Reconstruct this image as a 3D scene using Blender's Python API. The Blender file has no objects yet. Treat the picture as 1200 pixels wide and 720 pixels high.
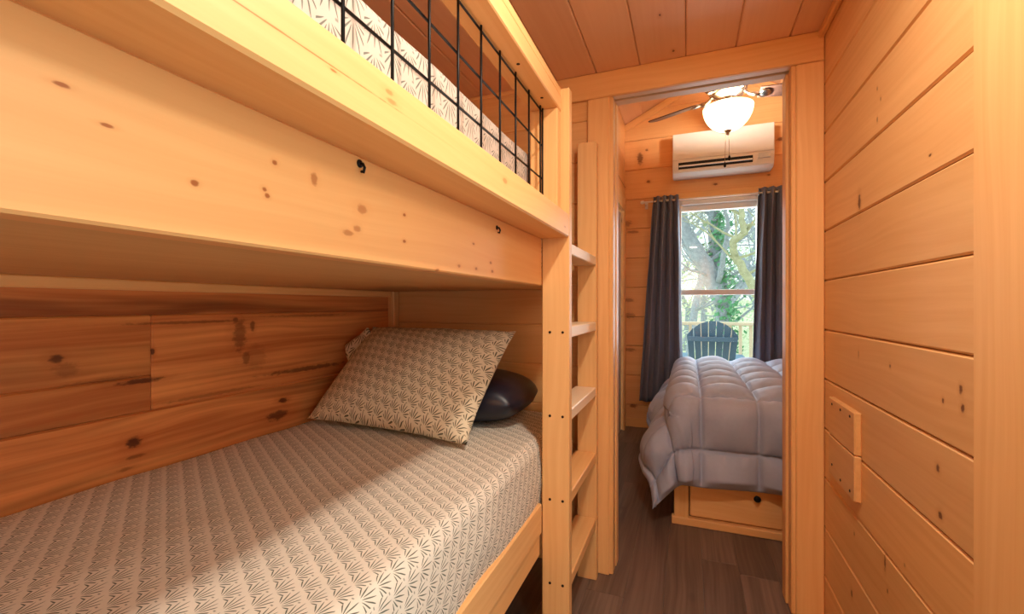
import bpy, bmesh, math, random
from mathutils import Vector, Matrix, noise
R = random.Random(7)
C = bpy.context.scene.collection
PI = math.pi
TH = math.radians(21.43); FP = 525.0; CH = 1.18
sT, cT = math.sin(TH), math.cos(TH)

# ------------------------------------------------------------------ pixel -> place helpers
def tn(u): return math.tan(math.atan((u - 600) / FP) - TH)
def atY(u, v, Y):
    X = tn(u) * Y; d = -X * sT + Y * cT
    return Vector((X, Y, CH - (v - 358) / FP * d))
def atX(u, v, X):
    Y = X / tn(u); d = -X * sT + Y * cT
    return Vector((X, Y, CH - (v - 358) / FP * d))
def lin(c): 
    return tuple(((x / 255) / 12.92 if x / 255 <= .04045 else ((x / 255 + .055) / 1.055) ** 2.4) for x in c) + (1,)

# ------------------------------------------------------------------ node helpers
class NT:
    def __init__(s, name):
        s.m = bpy.data.materials.new(name); s.m.use_nodes = True
        s.t = s.m.node_tree; s.n = s.t.nodes; s.l = s.t.links
        s.b = s.n['Principled BSDF']; s.out = s.n['Material Output']
    def new(s, t, **k):
        n = s.n.new(t)
        for a, v in k.items(): setattr(n, a, v)
        return n
    def put(s, sock, v):
        if isinstance(v, bpy.types.NodeSocket): s.l.new(v, sock)
        else: sock.default_value = v
    def math(s, op, a, b=0.0, c=0.0, clamp=False):
        n = s.new('ShaderNodeMath', operation=op); n.use_clamp = clamp
        s.put(n.inputs[0], a); s.put(n.inputs[1], b); s.put(n.inputs[2], c)
        return n.outputs[0]
    def sstep(s, v, a, b, lo=0.0, hi=1.0):
        n = s.new('ShaderNodeMapRange', interpolation_type='SMOOTHSTEP')
        s.put(n.inputs[0], v); n.inputs[1].default_value = a; n.inputs[2].default_value = b
        n.inputs[3].default_value = lo; n.inputs[4].default_value = hi
        return n.outputs[0]
    def mix(s, f, a, b, mode='MIX'):
        n = s.new('ShaderNodeMix', data_type='RGBA', blend_type=mode)
        s.put(n.inputs[0], f); s.put(n.inputs[6], a); s.put(n.inputs[7], b)
        return n.outputs[2]
    def comb(s, x, y, z=0.0):
        n = s.new('ShaderNodeCombineXYZ'); s.put(n.inputs[0], x); s.put(n.inputs[1], y); s.put(n.inputs[2], z)
        return n.outputs[0]
    def sep(s, v):
        n = s.new('ShaderNodeSeparateXYZ'); s.put(n.inputs[0], v); return n.outputs
    def noise(s, vec, scale, detail=2, rough=.5, dist=0.0):
        n = s.new('ShaderNodeTexNoise'); s.put(n.inputs['Vector'], vec)
        n.inputs['Scale'].default_value = scale; n.inputs['Detail'].default_value = detail
        n.inputs['Roughness'].default_value = rough; n.inputs['Distortion'].default_value = dist
        return n.outputs['Fac']
    def bump(s, h, st, d=.002):
        n = s.new('ShaderNodeBump'); s.put(n.inputs['Height'], h)
        n.inputs['Strength'].default_value = st; n.inputs['Distance'].default_value = d
        s.l.new(n.outputs[0], s.b.inputs['Normal'])

def wood(name, light, dark, knot=(96, 44, 20), grain=.5, rings=.35, knots=.78, ksize=.1, marks=(), plane='YZ', rough=.42, spec=.3, streak=0.0):
    t = NT(name)
    uv = t.new('ShaderNodeUVMap').outputs[0]
    u, v, _ = t.sep(uv)
    w = t.noise(t.comb(t.math('MULTIPLY', u, 1.1), t.math('MULTIPLY', v, 4.0)), 1.0, 2)
    v2 = t.math('ADD', v, t.math('MULTIPLY', w, .09))
    g1 = t.noise(t.comb(t.math('MULTIPLY', u, 1.6), t.math('MULTIPLY', v2, 60)), 1.0, 4, .6)
    g2 = t.noise(t.comb(t.math('MULTIPLY', u, .9), t.math('MULTIPLY', v2, 13), 3.1), 1.0, 2, .5, .6)
    ring = t.math('SINE', t.math('MULTIPLY', t.math('ADD', v2, t.math('MULTIPLY', g2, .05)), 260))
    ring = t.math('MULTIPLY_ADD', ring, .5, .5)
    f = t.math('MULTIPLY_ADD', t.math('SUBTRACT', g1, .5), grain * 1.6, t.math('MULTIPLY', t.math('SUBTRACT', g2, .45), rings * 1.9))
    f = t.math('ADD', f, t.math('MULTIPLY', ring, rings * .16))
    f = t.math('ADD', f, .22, clamp=True)
    col = t.mix(f, lin(light), lin(dark))
    if streak:
        st = t.noise(t.comb(t.math('MULTIPLY', u, .7), t.math('MULTIPLY', v2, 9), 8.7), 1.0, 3, .55, .4)
        col = t.mix(t.sstep(st, .52, .75, 0, streak), col, lin(knot))
    # scattered knots
    vo = t.new('ShaderNodeTexVoronoi'); t.put(vo.inputs['Vector'], t.comb(t.math('MULTIPLY', u, 3.4), t.math('MULTIPLY', v, 6.0), 1.7)); vo.inputs['Scale'].default_value = 1.0
    wob = t.noise(t.comb(t.math('MULTIPLY', u, 60), t.math('MULTIPLY', v, 60)), 1.0, 1)
    dist = t.math('ADD', vo.outputs['Distance'], t.math('MULTIPLY', t.math('SUBTRACT', wob, .5), .05))
    has = t.math('GREATER_THAN', t.sep(vo.outputs['Color'])[0], knots)
    size = t.math('MULTIPLY_ADD', t.sep(vo.outputs['Color'])[1], .9, .35)
    dn = t.math('DIVIDE', dist, size)
    kc = t.math('MULTIPLY', t.sstep(dn, ksize, ksize * .45), has)
    kh = t.math('MULTIPLY', t.sstep(dn, ksize * 3.2, ksize * .9), has)
    # knots seen at their own places on this board
    if marks:
        p = t.sep(t.new('ShaderNodeTexCoord').outputs['Object'])
        a, b = {'YZ': (p[1], p[2]), 'XZ': (p[0], p[2]), 'XY': (p[0], p[1])}[plane]
        wo = t.math('MULTIPLY', t.math('SUBTRACT', t.noise(t.comb(t.math('MULTIPLY', a, 38), t.math('MULTIPLY', b, 75)), 1.0, 4, .65), .5), 1.7)
        for (ma, mb, ra, rb, s) in marks:
            da = t.math('DIVIDE', t.math('SUBTRACT', a, ma), ra); db = t.math('DIVIDE', t.math('SUBTRACT', b, mb), rb)
            dd = t.math('SQRT', t.math('ADD', t.math('MULTIPLY', da, da), t.math('MULTIPLY', db, db)))
            dd = t.math('ADD', dd, wo)
            kc = t.math('MAXIMUM', kc, t.sstep(dd, 1.15, .5, 0, s))
            kh = t.math('MAXIMUM', kh, t.sstep(dd, 2.6, .9, 0, s * .8))
    col = t.mix(t.math('MULTIPLY', kh, .45), col, lin(dark))
    col = t.mix(t.math('MULTIPLY', kc, .85), col, lin(knot))
    at = t.new('ShaderNodeAttribute', attribute_name='tone')
    col = t.mix(1.0, col, at.outputs['Color'], 'MULTIPLY')
    t.put(t.b.inputs['Base Color'], col)
    t.b.inputs['Roughness'].default_value = rough
    t.b.inputs['Specular IOR Level'].default_value = spec
    t.bump(t.math('ADD', g1, t.math('MULTIPLY', ring, .25)), .12, .0015)
    return t.m

def plain(name, col, rough=.5, metal=0.0, spec=.4, var=.06, vscale=30, emit=None, bump=0.0):
    t = NT(name)
    co = t.new('ShaderNodeTexCoord').outputs['Object']
    n = t.noise(co, vscale, 3)
    c2 = tuple(x * (1 - 2 * var) for x in lin(col)[:3]) + (1,)
    c1 = tuple(min(1, x * (1 + 2 * var)) for x in lin(col)[:3]) + (1,)
    t.put(t.b.inputs['Base Color'], t.mix(n, c2, c1))
    t.b.inputs['Roughness'].default_value = rough; t.b.inputs['Metallic'].default_value = metal
    t.b.inputs['Specular IOR Level'].default_value = spec
    if emit:
        t.b.inputs['Emission Color'].default_value = lin(emit[0]); t.b.inputs['Emission Strength'].default_value = emit[1]
    if bump: t.bump(n, bump, .002)
    return t.m

def leaf_fabric(name, ground, leaf, cw=.041, ch=.037, rot=0.0, skew=0.0, wd=.088):
    t = NT(name)
    uv = t.new('ShaderNodeUVMap').outputs[0]
    if rot:
        mp = t.new('ShaderNodeMapping'); t.put(mp.inputs[0], uv); mp.inputs['Rotation'].default_value = (0, 0, rot); uv = mp.outputs[0]
    wv = t.new('ShaderNodeTexNoise'); t.put(wv.inputs['Vector'], uv); wv.inputs['Scale'].default_value = 20
    uvn = t.new('ShaderNodeVectorMath', operation='MULTIPLY_ADD'); t.put(uvn.inputs[0], wv.outputs['Color']); uvn.inputs[1].default_value = (.006, .006, 0); t.put(uvn.inputs[2], uv)
    u, v, _ = t.sep(uvn.outputs[0])
    row = t.math('DIVIDE', v, ch)
    ri = t.math('FLOOR', row)
    par = t.math('MULTIPLY', t.math('FLOORED_MODULO', ri, 2.0), .5)
    col_ = t.math('ADD', t.math('DIVIDE', u, cw), par)
    fx = t.math('FRACT', col_); fy = t.math('SUBTRACT', t.math('FRACT', row), .5)
    fx = t.math('SUBTRACT', fx, .02); fy = t.math('ADD', fy, skew * .2)
    ang = t.math('SUBTRACT', t.math('ARCTAN2', fy, fx), skew); rad = t.math('SQRT', t.math('ADD', t.math('MULTIPLY', fx, fx), t.math('MULTIPLY', fy, fy)))
    k = t.math('MULTIPLY', ang, 2.7)            # blades per radian
    ki = t.math('ROUND', k); kd = t.math('ABSOLUTE', t.math('SUBTRACT', k, ki))
    width = t.math('MULTIPLY', kd, rad)          # across-blade distance, widening outwards
    alt = t.math('FLOORED_MODULO', ki, 2.0)
    r0 = t.math('MULTIPLY_ADD', alt, .10, .13); r1 = t.math('MULTIPLY_ADD', alt, .12, .86)
    q = t.math('DIVIDE', t.math('SUBTRACT', rad, r0), t.math('SUBTRACT', r1, r0))   # 0..1 along blade
    bell = t.math('MULTIPLY', t.math('MULTIPLY', q, t.math('SUBTRACT', 1.0, q)), 4.0)
    bell = t.math('MAXIMUM', bell, 0.0)
    th = t.math('MULTIPLY', t.math('POWER', bell, .6), wd)
    mask = t.sstep(t.math('SUBTRACT', width, th), .015, -.03)
    mask = t.math('MULTIPLY', mask, t.math('LESS_THAN', t.math('ABSOLUTE', ang), 1.3))
    mask = t.math('MULTIPLY', mask, t.math('GREATER_THAN', bell, .001))
    # a small stem dot at the base
    dot = t.sstep(t.math('ABSOLUTE', t.math('SUBTRACT', fx, .93)), .05, .02)
    dot = t.math('MULTIPLY', dot, t.sstep(t.math('ABSOLUTE', t.math('ADD', fy, -.3)), .09, .04))
    mask = t.math('MAXIMUM', mask, t.math('MULTIPLY', dot, .7))
    var = t.noise(uv, 45, 2)
    lc = t.mix(var, lin(leaf), tuple(x * 1.9 for x in lin(leaf)[:3]) + (1,))
    gc = t.mix(t.noise(uv, 60, 3), lin(ground), tuple(x * .92 for x in lin(ground)[:3]) + (1,))
    t.put(t.b.inputs['Base Color'], t.mix(t.math('MULTIPLY', mask, .9), gc, lc))
    t.b.inputs['Roughness'].default_value = .85; t.b.inputs['Specular IOR Level'].default_value = .15
    cr = t.noise(uv, 14, 4)
    t.bump(cr, .3, .008)
    return t.m

# ------------------------------------------------------------------ mesh helpers
def link(name, bm, mat, parent=None, smooth=False, kind=None):
    me = bpy.data.meshes.new(name)
    bm.normal_update()
    bm.to_mesh(me); bm.free()
    if smooth:
        for p in me.polygons: p.use_smooth = True
    o = bpy.data.objects.new(name, me); C.objects.link(o)
    if mat: me.materials.append(mat)
    if parent: o.parent = parent
    if kind: o['kind'] = kind
    return o
def rehang(o, root):
    """parts are modelled at world places; keep them there under an Empty at the thing's base"""
    o.parent = root; o.matrix_parent_inverse = Matrix.Translation(-Vector(root.location))
def thing(name, label, cat, loc=(0, 0, 0), group=None):
    o = bpy.data.objects.new(name, None); C.objects.link(o); o.location = loc; o.empty_display_size = .1
    return tag(o, label, cat, group)
def tag(o, label, cat, group=None):
    o['label'] = label; o['category'] = cat
    if group: o['group'] = group
    return o
def part(name, bm, mat, root, smooth=False, label=None, sub=None):
    o = link(name, bm, mat, None, smooth)
    if sub is not None: o.parent = sub
    else: rehang(o, root)
    if label: o['label'] = label
    return o
def NB():
    bm = bmesh.new(); bm.loops.layers.uv.new('UVMap'); bm.loops.layers.float_color.new('tone'); return bm

def board(bm, a, b, g=1, bev=.003, tone=None, rot=None, vary=.07, off=None):
    """one bevelled board from corner a to corner b, grain along axis g"""
    t = NB()
    bmesh.ops.create_cube(t, size=1)
    a = Vector(a); b = Vector(b); c = (a + b) / 2; d = b - a
    for v in t.verts: v.co = Vector((v.co.x * abs(d.x), v.co.y * abs(d.y), v.co.z * abs(d.z)))
    if bev: bmesh.ops.bevel(t, geom=list(t.edges), offset=min(bev, .45 * min(abs(d.x), abs(d.y), abs(d.z))), segments=1, affect='EDGES', profile=.5)
    t.normal_update()
    uvl = t.loops.layers.uv['UVMap']; tl = t.loops.layers.float_color['tone']
    ox, oy = off or (R.uniform(0, 60), R.uniform(0, 60))
    k = tone if tone is not None else 1 + R.uniform(-vary, vary * .6)
    h = R.uniform(-.03, .03)
    tc = (k * (1 + h * .3), k, k * (1 - h), 1)
    oth = [i for i in range(3) if i != g]
    for f in t.faces:
        n = [abs(x) for x in f.normal]; ax = n.index(max(n))
        for l in f.loops:
            p = l.vert.co
            if ax == g: l[uvl].uv = (p[oth[0]] + ox, p[oth[1]] + oy)
            else:
                o2 = [i for i in oth if i != ax][0]
                l[uvl].uv = (p[g] + ox, p[o2] + oy + (.31 if ax == oth[0] else 0))
            l[tl] = tc
    M = Matrix.Translation(c) @ (rot or Matrix())
    for v in t.verts: v.co = M @ v.co
    me = bpy.data.meshes.new('tmp'); t.to_mesh(me); t.free()
    bm.from_mesh(me); bpy.data.meshes.remove(me)
    return bm
def one(a, b, g=1, bev=.003, **k): return board(NB(), a, b, g, bev, **k)

def tube(bm, pts, rad, n=8, cap=True):
    pts = [Vector(p) for p in pts]; rads = rad if isinstance(rad, (list, tuple)) else [rad] * len(pts)
    rings = []; up = Vector((0, 0, 1)); side = None
    for i, p in enumerate(pts):
        d = (pts[min(i + 1, len(pts) - 1)] - pts[max(i - 1, 0)]).normalized()
        if side is None:
            side = d.cross(up) if abs(d.dot(up)) < .95 else d.cross(Vector((1, 0, 0)))
        side = (side - d * side.dot(d)).normalized(); w = d.cross(side)
        rings.append([bm.verts.new(p + (side * math.cos(2 * PI * k / n) + w * math.sin(2 * PI * k / n)) * rads[i]) for k in range(n)])
    for r0, r1 in zip(rings, rings[1:]):
        for k in range(n): bm.faces.new((r0[k], r0[(k + 1) % n], r1[(k + 1) % n], r1[k]))
    if cap:
        bm.faces.new(rings[0][::-1]); bm.faces.new(rings[-1])
    return bm
def lathe(bm, prof, c, n=32, axis='Z'):
    c = Vector(c); rings = []
    for r, h in prof:
        ring = []
        for k in range(n):
            a = 2 * PI * k / n
            if axis == 'Z': q = Vector((r * math.cos(a), r * math.sin(a), h))
            elif axis == 'X': q = Vector((h, r * math.cos(a), r * math.sin(a)))
            else: q = Vector((r * math.cos(a), h, r * math.sin(a)))
            ring.append(bm.verts.new(c + q))
        rings.append(ring)
    for r0, r1 in zip(rings, rings[1:]):
        for k in range(n): bm.faces.new((r0[k], r0[(k + 1) % n], r1[(k + 1) % n], r1[k]))
    bm.faces.new(rings[0][::-1]); bm.faces.new(rings[-1])
    bmesh.ops.recalc_face_normals(bm, faces=bm.faces)
    return bm
def grid(bm, nu, nv, fn, uvfn=None, closed_u=False):
    uvl = bm.loops.layers.uv.verify()
    V = [[bm.verts.new(fn(i / nu, j / nv)) for j in range(nv + 1)] for i in range(nu + (0 if closed_u else 1))]
    for i in range(nu):
        i2 = (i + 1) % len(V)
        for j in range(nv):
            f = bm.faces.new((V[i][j], V[i2][j], V[i2][j + 1], V[i][j + 1]))
            if uvfn:
                for l, (a, b) in zip(f.loops, ((i, j), (i + 1, j), (i + 1, j + 1), (i, j + 1))): l[uvl].uv = uvfn(a / nu, b / nv)
    return V
def screw(bm, p, ax, r=.004):
    lathe(bm, [(r, -.001), (r, .0008), (r * .6, .0015)], p, 10, ax)

# ------------------------------------------------------------------ materials
PINE_L, PINE_D = (236, 188, 127), (206, 142, 80)
M = {}
M['pine'] = wood('pine', PINE_L, PINE_D, grain=.5, rings=.28, knots=.8, ksize=.055)
M['pine_clear'] = wood('pine_clear', (238, 191, 130), (213, 149, 86), grain=.5, rings=.24, knots=.93, ksize=.045)
M['bare_edge'] = wood('bare_edge', (242, 222, 192), (226, 196, 158), grain=.35, rings=.2, knots=1.1)
def rw(u, v, ra, rb, s=1): p = atX(u, v, .474); return (p.y, p.z, ra, rb, s)
M['pine_right'] = wood('pine_right', PINE_L, PINE_D, grain=.5, rings=.26, knots=.95, ksize=.05, rough=.4, marks=[
    rw(1007, 238, .012, .026), rw(1126, 457, .007, .009), rw(1128, 479, .007, .009), rw(1105, 470, .004, .006),
    rw(1099, 549, .008, .009), rw(1102, 604, .008, .009), rw(1043, 429, .005, .006), rw(1006, 415, .004, .012, .7),
    rw(1037, 660, .006, .020), rw(998, 696, .008, .012), rw(1001, 626, .004, .008), rw(1060, 663, .006, .006, .5),
    rw(1028, 104, .003, .006), rw(1032, 116, .003, .006), rw(1028, 140, .003, .008), rw(1090, 182, .006, .003), rw(1040, 693, .004, .006)])
def fw(u, v, ra, rb, s=1): p = atX(u, v, -.458); return (p.y, p.z, ra, rb, s)
M['pine_fascia'] = wood('pine_fascia', (238, 182, 118), (220, 148, 86), grain=.5, rings=.3, knots=1.1, knot=(150, 74, 30), marks=[
    fw(72, 99, .006, .002), fw(125, 147, .006, .002), fw(228, 215, .004, .003), fw(310, 222, .004, .003), fw(313, 229, .004, .003), fw(322, 191, .004, .003), fw(368, 210, .006, .008, .7),
    fw(424, 245, .012, .008, .6), fw(408, 273, .01, .005, .6), fw(418, 268, .008, .005, .6), fw(474, 252, .005, .003), fw(474, 283, .005, .003),
    fw(555, 286, .007, .003, .8), fw(558, 315, .007, .004, .8), fw(575, 308, .008, .004, .8), fw(577, 318, .008, .005, .8), fw(513, 317, .008, .004, .7), fw(538, 312, .008, .004, .7)])
def ur(u, v, ra, rb, s=1): p = atX(u, v, XS_); return (p.y, p.z, ra, rb, s)
XS_ = -.364
M['pine_rail'] = wood('pine_rail', (238, 191, 130), (213, 149, 86), grain=.5, rings=.24, knots=1.1, knot=(170, 96, 44), marks=[(.30, 1.443, .22, .0009, .9), ur(456, 108, .010, .004, .6), ur(459, 119, .012, .004, .6), ur(592, 212, .012, .006, .6), ur(391, 83, .006, .0015, 1), ur(662, 266, .01, .003, .7)])
def bw(u, v, ra, rb, s=1): p = atX(u, v, -1.46); return (p.y, p.z, ra, rb, s)
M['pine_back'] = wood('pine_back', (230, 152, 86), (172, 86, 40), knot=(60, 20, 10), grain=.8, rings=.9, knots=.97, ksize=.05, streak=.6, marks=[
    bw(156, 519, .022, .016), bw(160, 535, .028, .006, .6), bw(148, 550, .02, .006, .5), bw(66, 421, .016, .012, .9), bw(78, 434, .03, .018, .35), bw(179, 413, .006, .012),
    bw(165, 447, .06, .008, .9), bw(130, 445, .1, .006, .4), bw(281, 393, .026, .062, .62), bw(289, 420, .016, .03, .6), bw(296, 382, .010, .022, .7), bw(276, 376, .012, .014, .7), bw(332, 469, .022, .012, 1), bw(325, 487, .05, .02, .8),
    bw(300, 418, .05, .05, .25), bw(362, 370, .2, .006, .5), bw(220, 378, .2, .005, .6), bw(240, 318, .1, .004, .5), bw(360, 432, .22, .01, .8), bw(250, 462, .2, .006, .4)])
M['pine_bed'] = wood('pine_bedroom', (236, 186, 128), (206, 142, 86), grain=.35, rings=.4, knots=.8, ksize=.09, plane='XZ', marks=[
    tuple([atY(*q[:2], 4.49).x, atY(*q[:2], 4.49).z] + list(q[2:])) for q in ((750, 186, .03, .06, .9), (758, 176, .015, .012, .8), (760, 213, .02, .015, .9), (729, 220, .03, .02, 1), (838, 216, .02, .012, 1), (916, 163, .04, .02, 1), (735, 262, .05, .03, .6), (742, 272, .06, .015, .7), (737, 352, .05, .02, .6), (738, 370, .06, .03, .6), (738, 410, .06, .02, .6), (742, 476, .04, .02, .8), (901, 205, .015, .01, .8))])
M['pine_ceiling'] = wood('pine_ceiling', (240, 200, 160), (218, 162, 120), grain=.28, rings=.22, knots=.7, ksize=.05)
M['floor'] = wood('floor_vinyl', (124, 104, 92), (70, 55, 48), knot=(46, 35, 31), grain=.9, rings=.5, knots=.9, ksize=.07, rough=.38, spec=.35, streak=.35)
M['black'] = plain('black_metal', (22, 20, 20), .45, .6)
M['screw'] = plain('dark_screw', (40, 26, 18), .5, .5)
M['sheet'] = leaf_fabric('leaf_sheet', (224, 217, 204), (50, 60, 50), .042, .035, rot=-PI / 2, skew=-.4, wd=.092)
M['sheet_up'] = leaf_fabric('leaf_sheet_upper', (206, 192, 180), (84, 86, 80), .06, .052, wd=.09)
M['case'] = leaf_fabric('leaf_pillowcase', (220, 208, 182), (58, 56, 40), .044, .042, rot=-.9, wd=.115)
M['navy'] = plain('navy_satin', (24, 24, 40), .38, 0, .5, .1, 12)
M['comforter'] = plain('grey_comforter', (164, 173, 198), .62, 0, .3, .03, 60, bump=.06)
M['curtain'] = plain('charcoal_curtain', (104, 110, 130), .55, 0, .35, .05, 40)
M['white'] = plain('white_plastic', (228, 222, 214), .4, 0, .4, .01)
M['white_vinyl'] = plain('white_vinyl', (226, 226, 222), .45, 0, .4, .01)
M['vent'] = plain('dark_vent', (26, 24, 26), .6)
M['nickel'] = plain('brushed_nickel', (190, 180, 170), .22, 1.0)
M['bowl'] = plain('lit_glass_bowl', (255, 240, 205), .3, 0, .4, .01, emit=((255, 226, 175), 3.2))
M['blade'] = wood('blade_wood', (92, 66, 56), (58, 40, 36), grain=.7, rings=.4, knots=1.1, rough=.35)
M['door'] = plain('painted_door', (205, 190, 180), .5)
M['chair'] = plain('slate_blue_resin', (98, 138, 172), .5, 0, .4, .04)
M['bark'] = plain('grey_bark', (160, 168, 180), .9, 0, .1, .2, 18, bump=.6)
M['bark_green'] = plain('mossy_bark', (176, 176, 146), .9, 0, .1, .2, 18, bump=.6)
M['ivy'] = plain('ivy_leaf', (104, 164, 124), .6, 0, .3, .25, 6)
M['leaf'] = plain('pale_spring_leaf', (206, 226, 190), .7, 0, .2, .2, 3)
M['ground'] = plain('leafy_ground', (200, 206, 176), .95, 0, .1, .2, 2)
M['deck'] = wood('deck_wood', (236, 222, 198), (214, 196, 168), grain=.4, rings=.3, knots=.9, rough=.7)
t = NT('window_glass')
tr = t.new('ShaderNodeBsdfTransparent'); tr.inputs[0].default_value = (.97, .985, .98, 1)
gl = t.new('ShaderNodeBsdfGlossy'); gl.inputs['Roughness'].default_value = .02
mx = t.new('ShaderNodeMixShader'); mx.inputs[0].default_value = .02
t.l.new(tr.outputs[0], mx.inputs[1]); t.l.new(gl.outputs[0], mx.inputs[2]); t.l.new(mx.outputs[0], t.out.inputs[0]); M['glass'] = t.m

# ================================================================== THE SETTING
XR, XB, YD, ZC = .474, -1.46, 1.99, 2.205       # right wall, bunk back wall, door wall, hall ceiling
YB, XBL, XBR = 4.49, -.575, 1.40                # bedroom far wall, left and right walls

# floor: long dark planks
bm = NB()
x = -1.6; k = 0
while x < 1.55:
    y = -2.6 - R.uniform(0, 1.0)
    while y < 4.6:
        L = 1.22
        board(bm, (x, max(y, -2.6), -.012), (x + .1505, min(y + L, 4.62), 0), 1, .0008, vary=.3)
        y += L + .0005
    x += .151
link('floor', bm, M['floor'], kind='structure')

# right wall planks
bm = NB(); board(bm, (XR + .012, .80, 0), (XR + .05, YD, 2.23), 1, 0, tone=.5)
for i in range(-3, 10):
    z0 = .540 + .1832 * i
    board(bm, (XR, .82, max(0, z0)), (XR + .02, YD, min(2.22, z0 + .1812)), 1, .0048)
link('wall_right', bm, M['pine_right'], kind='structure')
bm = NB()
board(bm, (XR - .018, .60, 0), (XR + .05, 1.008, ZC - .001), 2, .004, tone=1.02)
link('trim_entry', bm, M['pine_clear'], kind='structure')
bm = NB(); board(bm, (XR - .022, 1.008, ZC - .03), (XR, YD, ZC - .0005), 1, .006)
link('trim_ceiling', bm, M['pine'], kind='structure')
# unseen walls past the entry opening and behind the camera, added to contain light
bm = NB()
board(bm, (XR, -2.6, 0), (XR + .05, -.75, 2.22), 1, 0); board(bm, (XR, -.75, 1.98), (XR + .05, .60, 2.22), 1, 0)
link('wall_entry_blocker', bm, M['pine'], kind='structure')
bm = NB(); board(bm, (XB, -2.65, 0), (XR + .05, -2.6, 2.22), 0, 0); link('wall_rear_blocker', bm, M['pine'], kind='structure')

# hall ceiling
bm = NB(); board(bm, (XB - .05, -2.65, ZC + .012), (XR + .06, YD + .12, ZC + .05), 1, 0, tone=.5)
for i in range(-9, 4):
    x0 = -.006 + .1847 * i
    if x0 > XR: continue
    board(bm, (max(XB, x0), -2.6, ZC), (min(XR + .03, x0 + .1830), YD, ZC + .02), 1, .0045)
link('ceiling', bm, M['pine_ceiling'], kind='structure')

# bunk back wall: boards as they lie
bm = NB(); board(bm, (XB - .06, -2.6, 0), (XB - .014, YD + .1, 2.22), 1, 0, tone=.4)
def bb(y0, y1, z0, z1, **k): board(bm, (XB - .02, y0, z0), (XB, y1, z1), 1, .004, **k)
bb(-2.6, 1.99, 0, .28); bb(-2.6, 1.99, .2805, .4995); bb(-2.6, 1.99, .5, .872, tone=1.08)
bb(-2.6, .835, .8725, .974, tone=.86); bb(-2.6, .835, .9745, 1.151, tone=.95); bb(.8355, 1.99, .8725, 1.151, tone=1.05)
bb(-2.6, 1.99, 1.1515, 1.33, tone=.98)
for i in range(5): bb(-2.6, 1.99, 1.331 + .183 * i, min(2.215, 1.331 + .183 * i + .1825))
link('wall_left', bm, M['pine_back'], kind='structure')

# wall with the doorway
DXL, DXR, DZ = -.318, .376, 2.092
bm = NB()
def dw(x0, x1, z0, z1): board(bm, (x0, YD, z0), (x1, YD + .022, z1), 0, .0045)
board(bm, (XB, YD + .016, 0), (DXL, YD + .10, 2.25), 0, 0, tone=.5); board(bm, (DXR, YD + .016, 0), (XR + .05, YD + .10, 2.25), 0, 0, tone=.5)
board(bm, (DXL, YD + .016, DZ + .04), (DXR, YD + .10, 2.25), 0, 0, tone=.6)
for i in range(-3, 10):
    z0 = .540 + .1832 * i; z1 = min(2.22, z0 + .1828); z0 = max(0, z0)
    dw(XB, DXL - .02, z0, z1); dw(DXR + .02, XR, z0, z1)
# the bedroom's side of it, up to its own roof
board(bm, (XBL - .06, YD + .10, 0), (DXL, YD + .125, 2.25), 0, .003); board(bm, (DXR, YD + .10, 0), (XBR, YD + .125, 2.25), 0, .003)
board(bm, (DXL, YD + .10, DZ + .04), (DXR, YD + .125, 2.25), 0, .003)
board(bm, (XBL - .06, YD + .06, 2.25), (XBR, YD + .125, 3.5), 0, .003)
board(bm, (XR + .05, YD + .02, 0), (XBR, YD + .1, 2.25), 0, .003)
link('wall_doorway', bm, M['pine'], kind='structure')

# the doorway's casing and jambs
P_ = M['pine_clear']
d1 = bpy.data.objects.new('door_1', None); C.objects.link(d1); d1['kind'] = 'structure'; d1.location = ((DXL + DXR) / 2, YD, 0)
YC = YD - .018
part('door_casing', one((-.416, YC, 0), (-.320, YD, DZ), 2, .004), M['pine_clear'], d1)
part('door_casing', one((.382, YC, 0), (XR - .001, YD, DZ), 2, .004), M['pine_clear'], d1)
part('door_head_casing', one((-.56, YC - .001, DZ + .001), (XR - .001, YD, ZC - .001), 0, .004), M['pine_clear'], d1)
bm = NB(); board(bm, (-.332, YD - .004, 0), (-.304, YD + .055, DZ + .004), 2, .003); board(bm, (-.330, YD + .065, 0), (-.300, YD + .125, DZ + .004), 2, .003)
part('door_jamb', bm, P_, d1)
bm = NB(); board(bm, (.368, YD - .006, 0), (.39, YD + .045, DZ + .004), 2, .003); board(bm, (.36, YD + .055, 0), (.39, YD + .125, DZ + .004), 2, .003)
part('door_jamb', bm, P_, d1)
bm = NB(); board(bm, (-.33, YD + .0005, DZ + .004), (.39, YD + .035, DZ + .03), 0, .003)
board(bm, (-.33, YD + .075, DZ + .014), (.39, YD + .126, DZ + .04), 0, .003)
part('head_jamb', bm, M['bare_edge'], d1)
bm = NB(); board(bm, (-.33, YD + .035, DZ + .026), (.39, YD + .075, DZ + .04), 0, .001, tone=.35)
part('door_track', bm, M['pine_clear'], d1)

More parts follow.
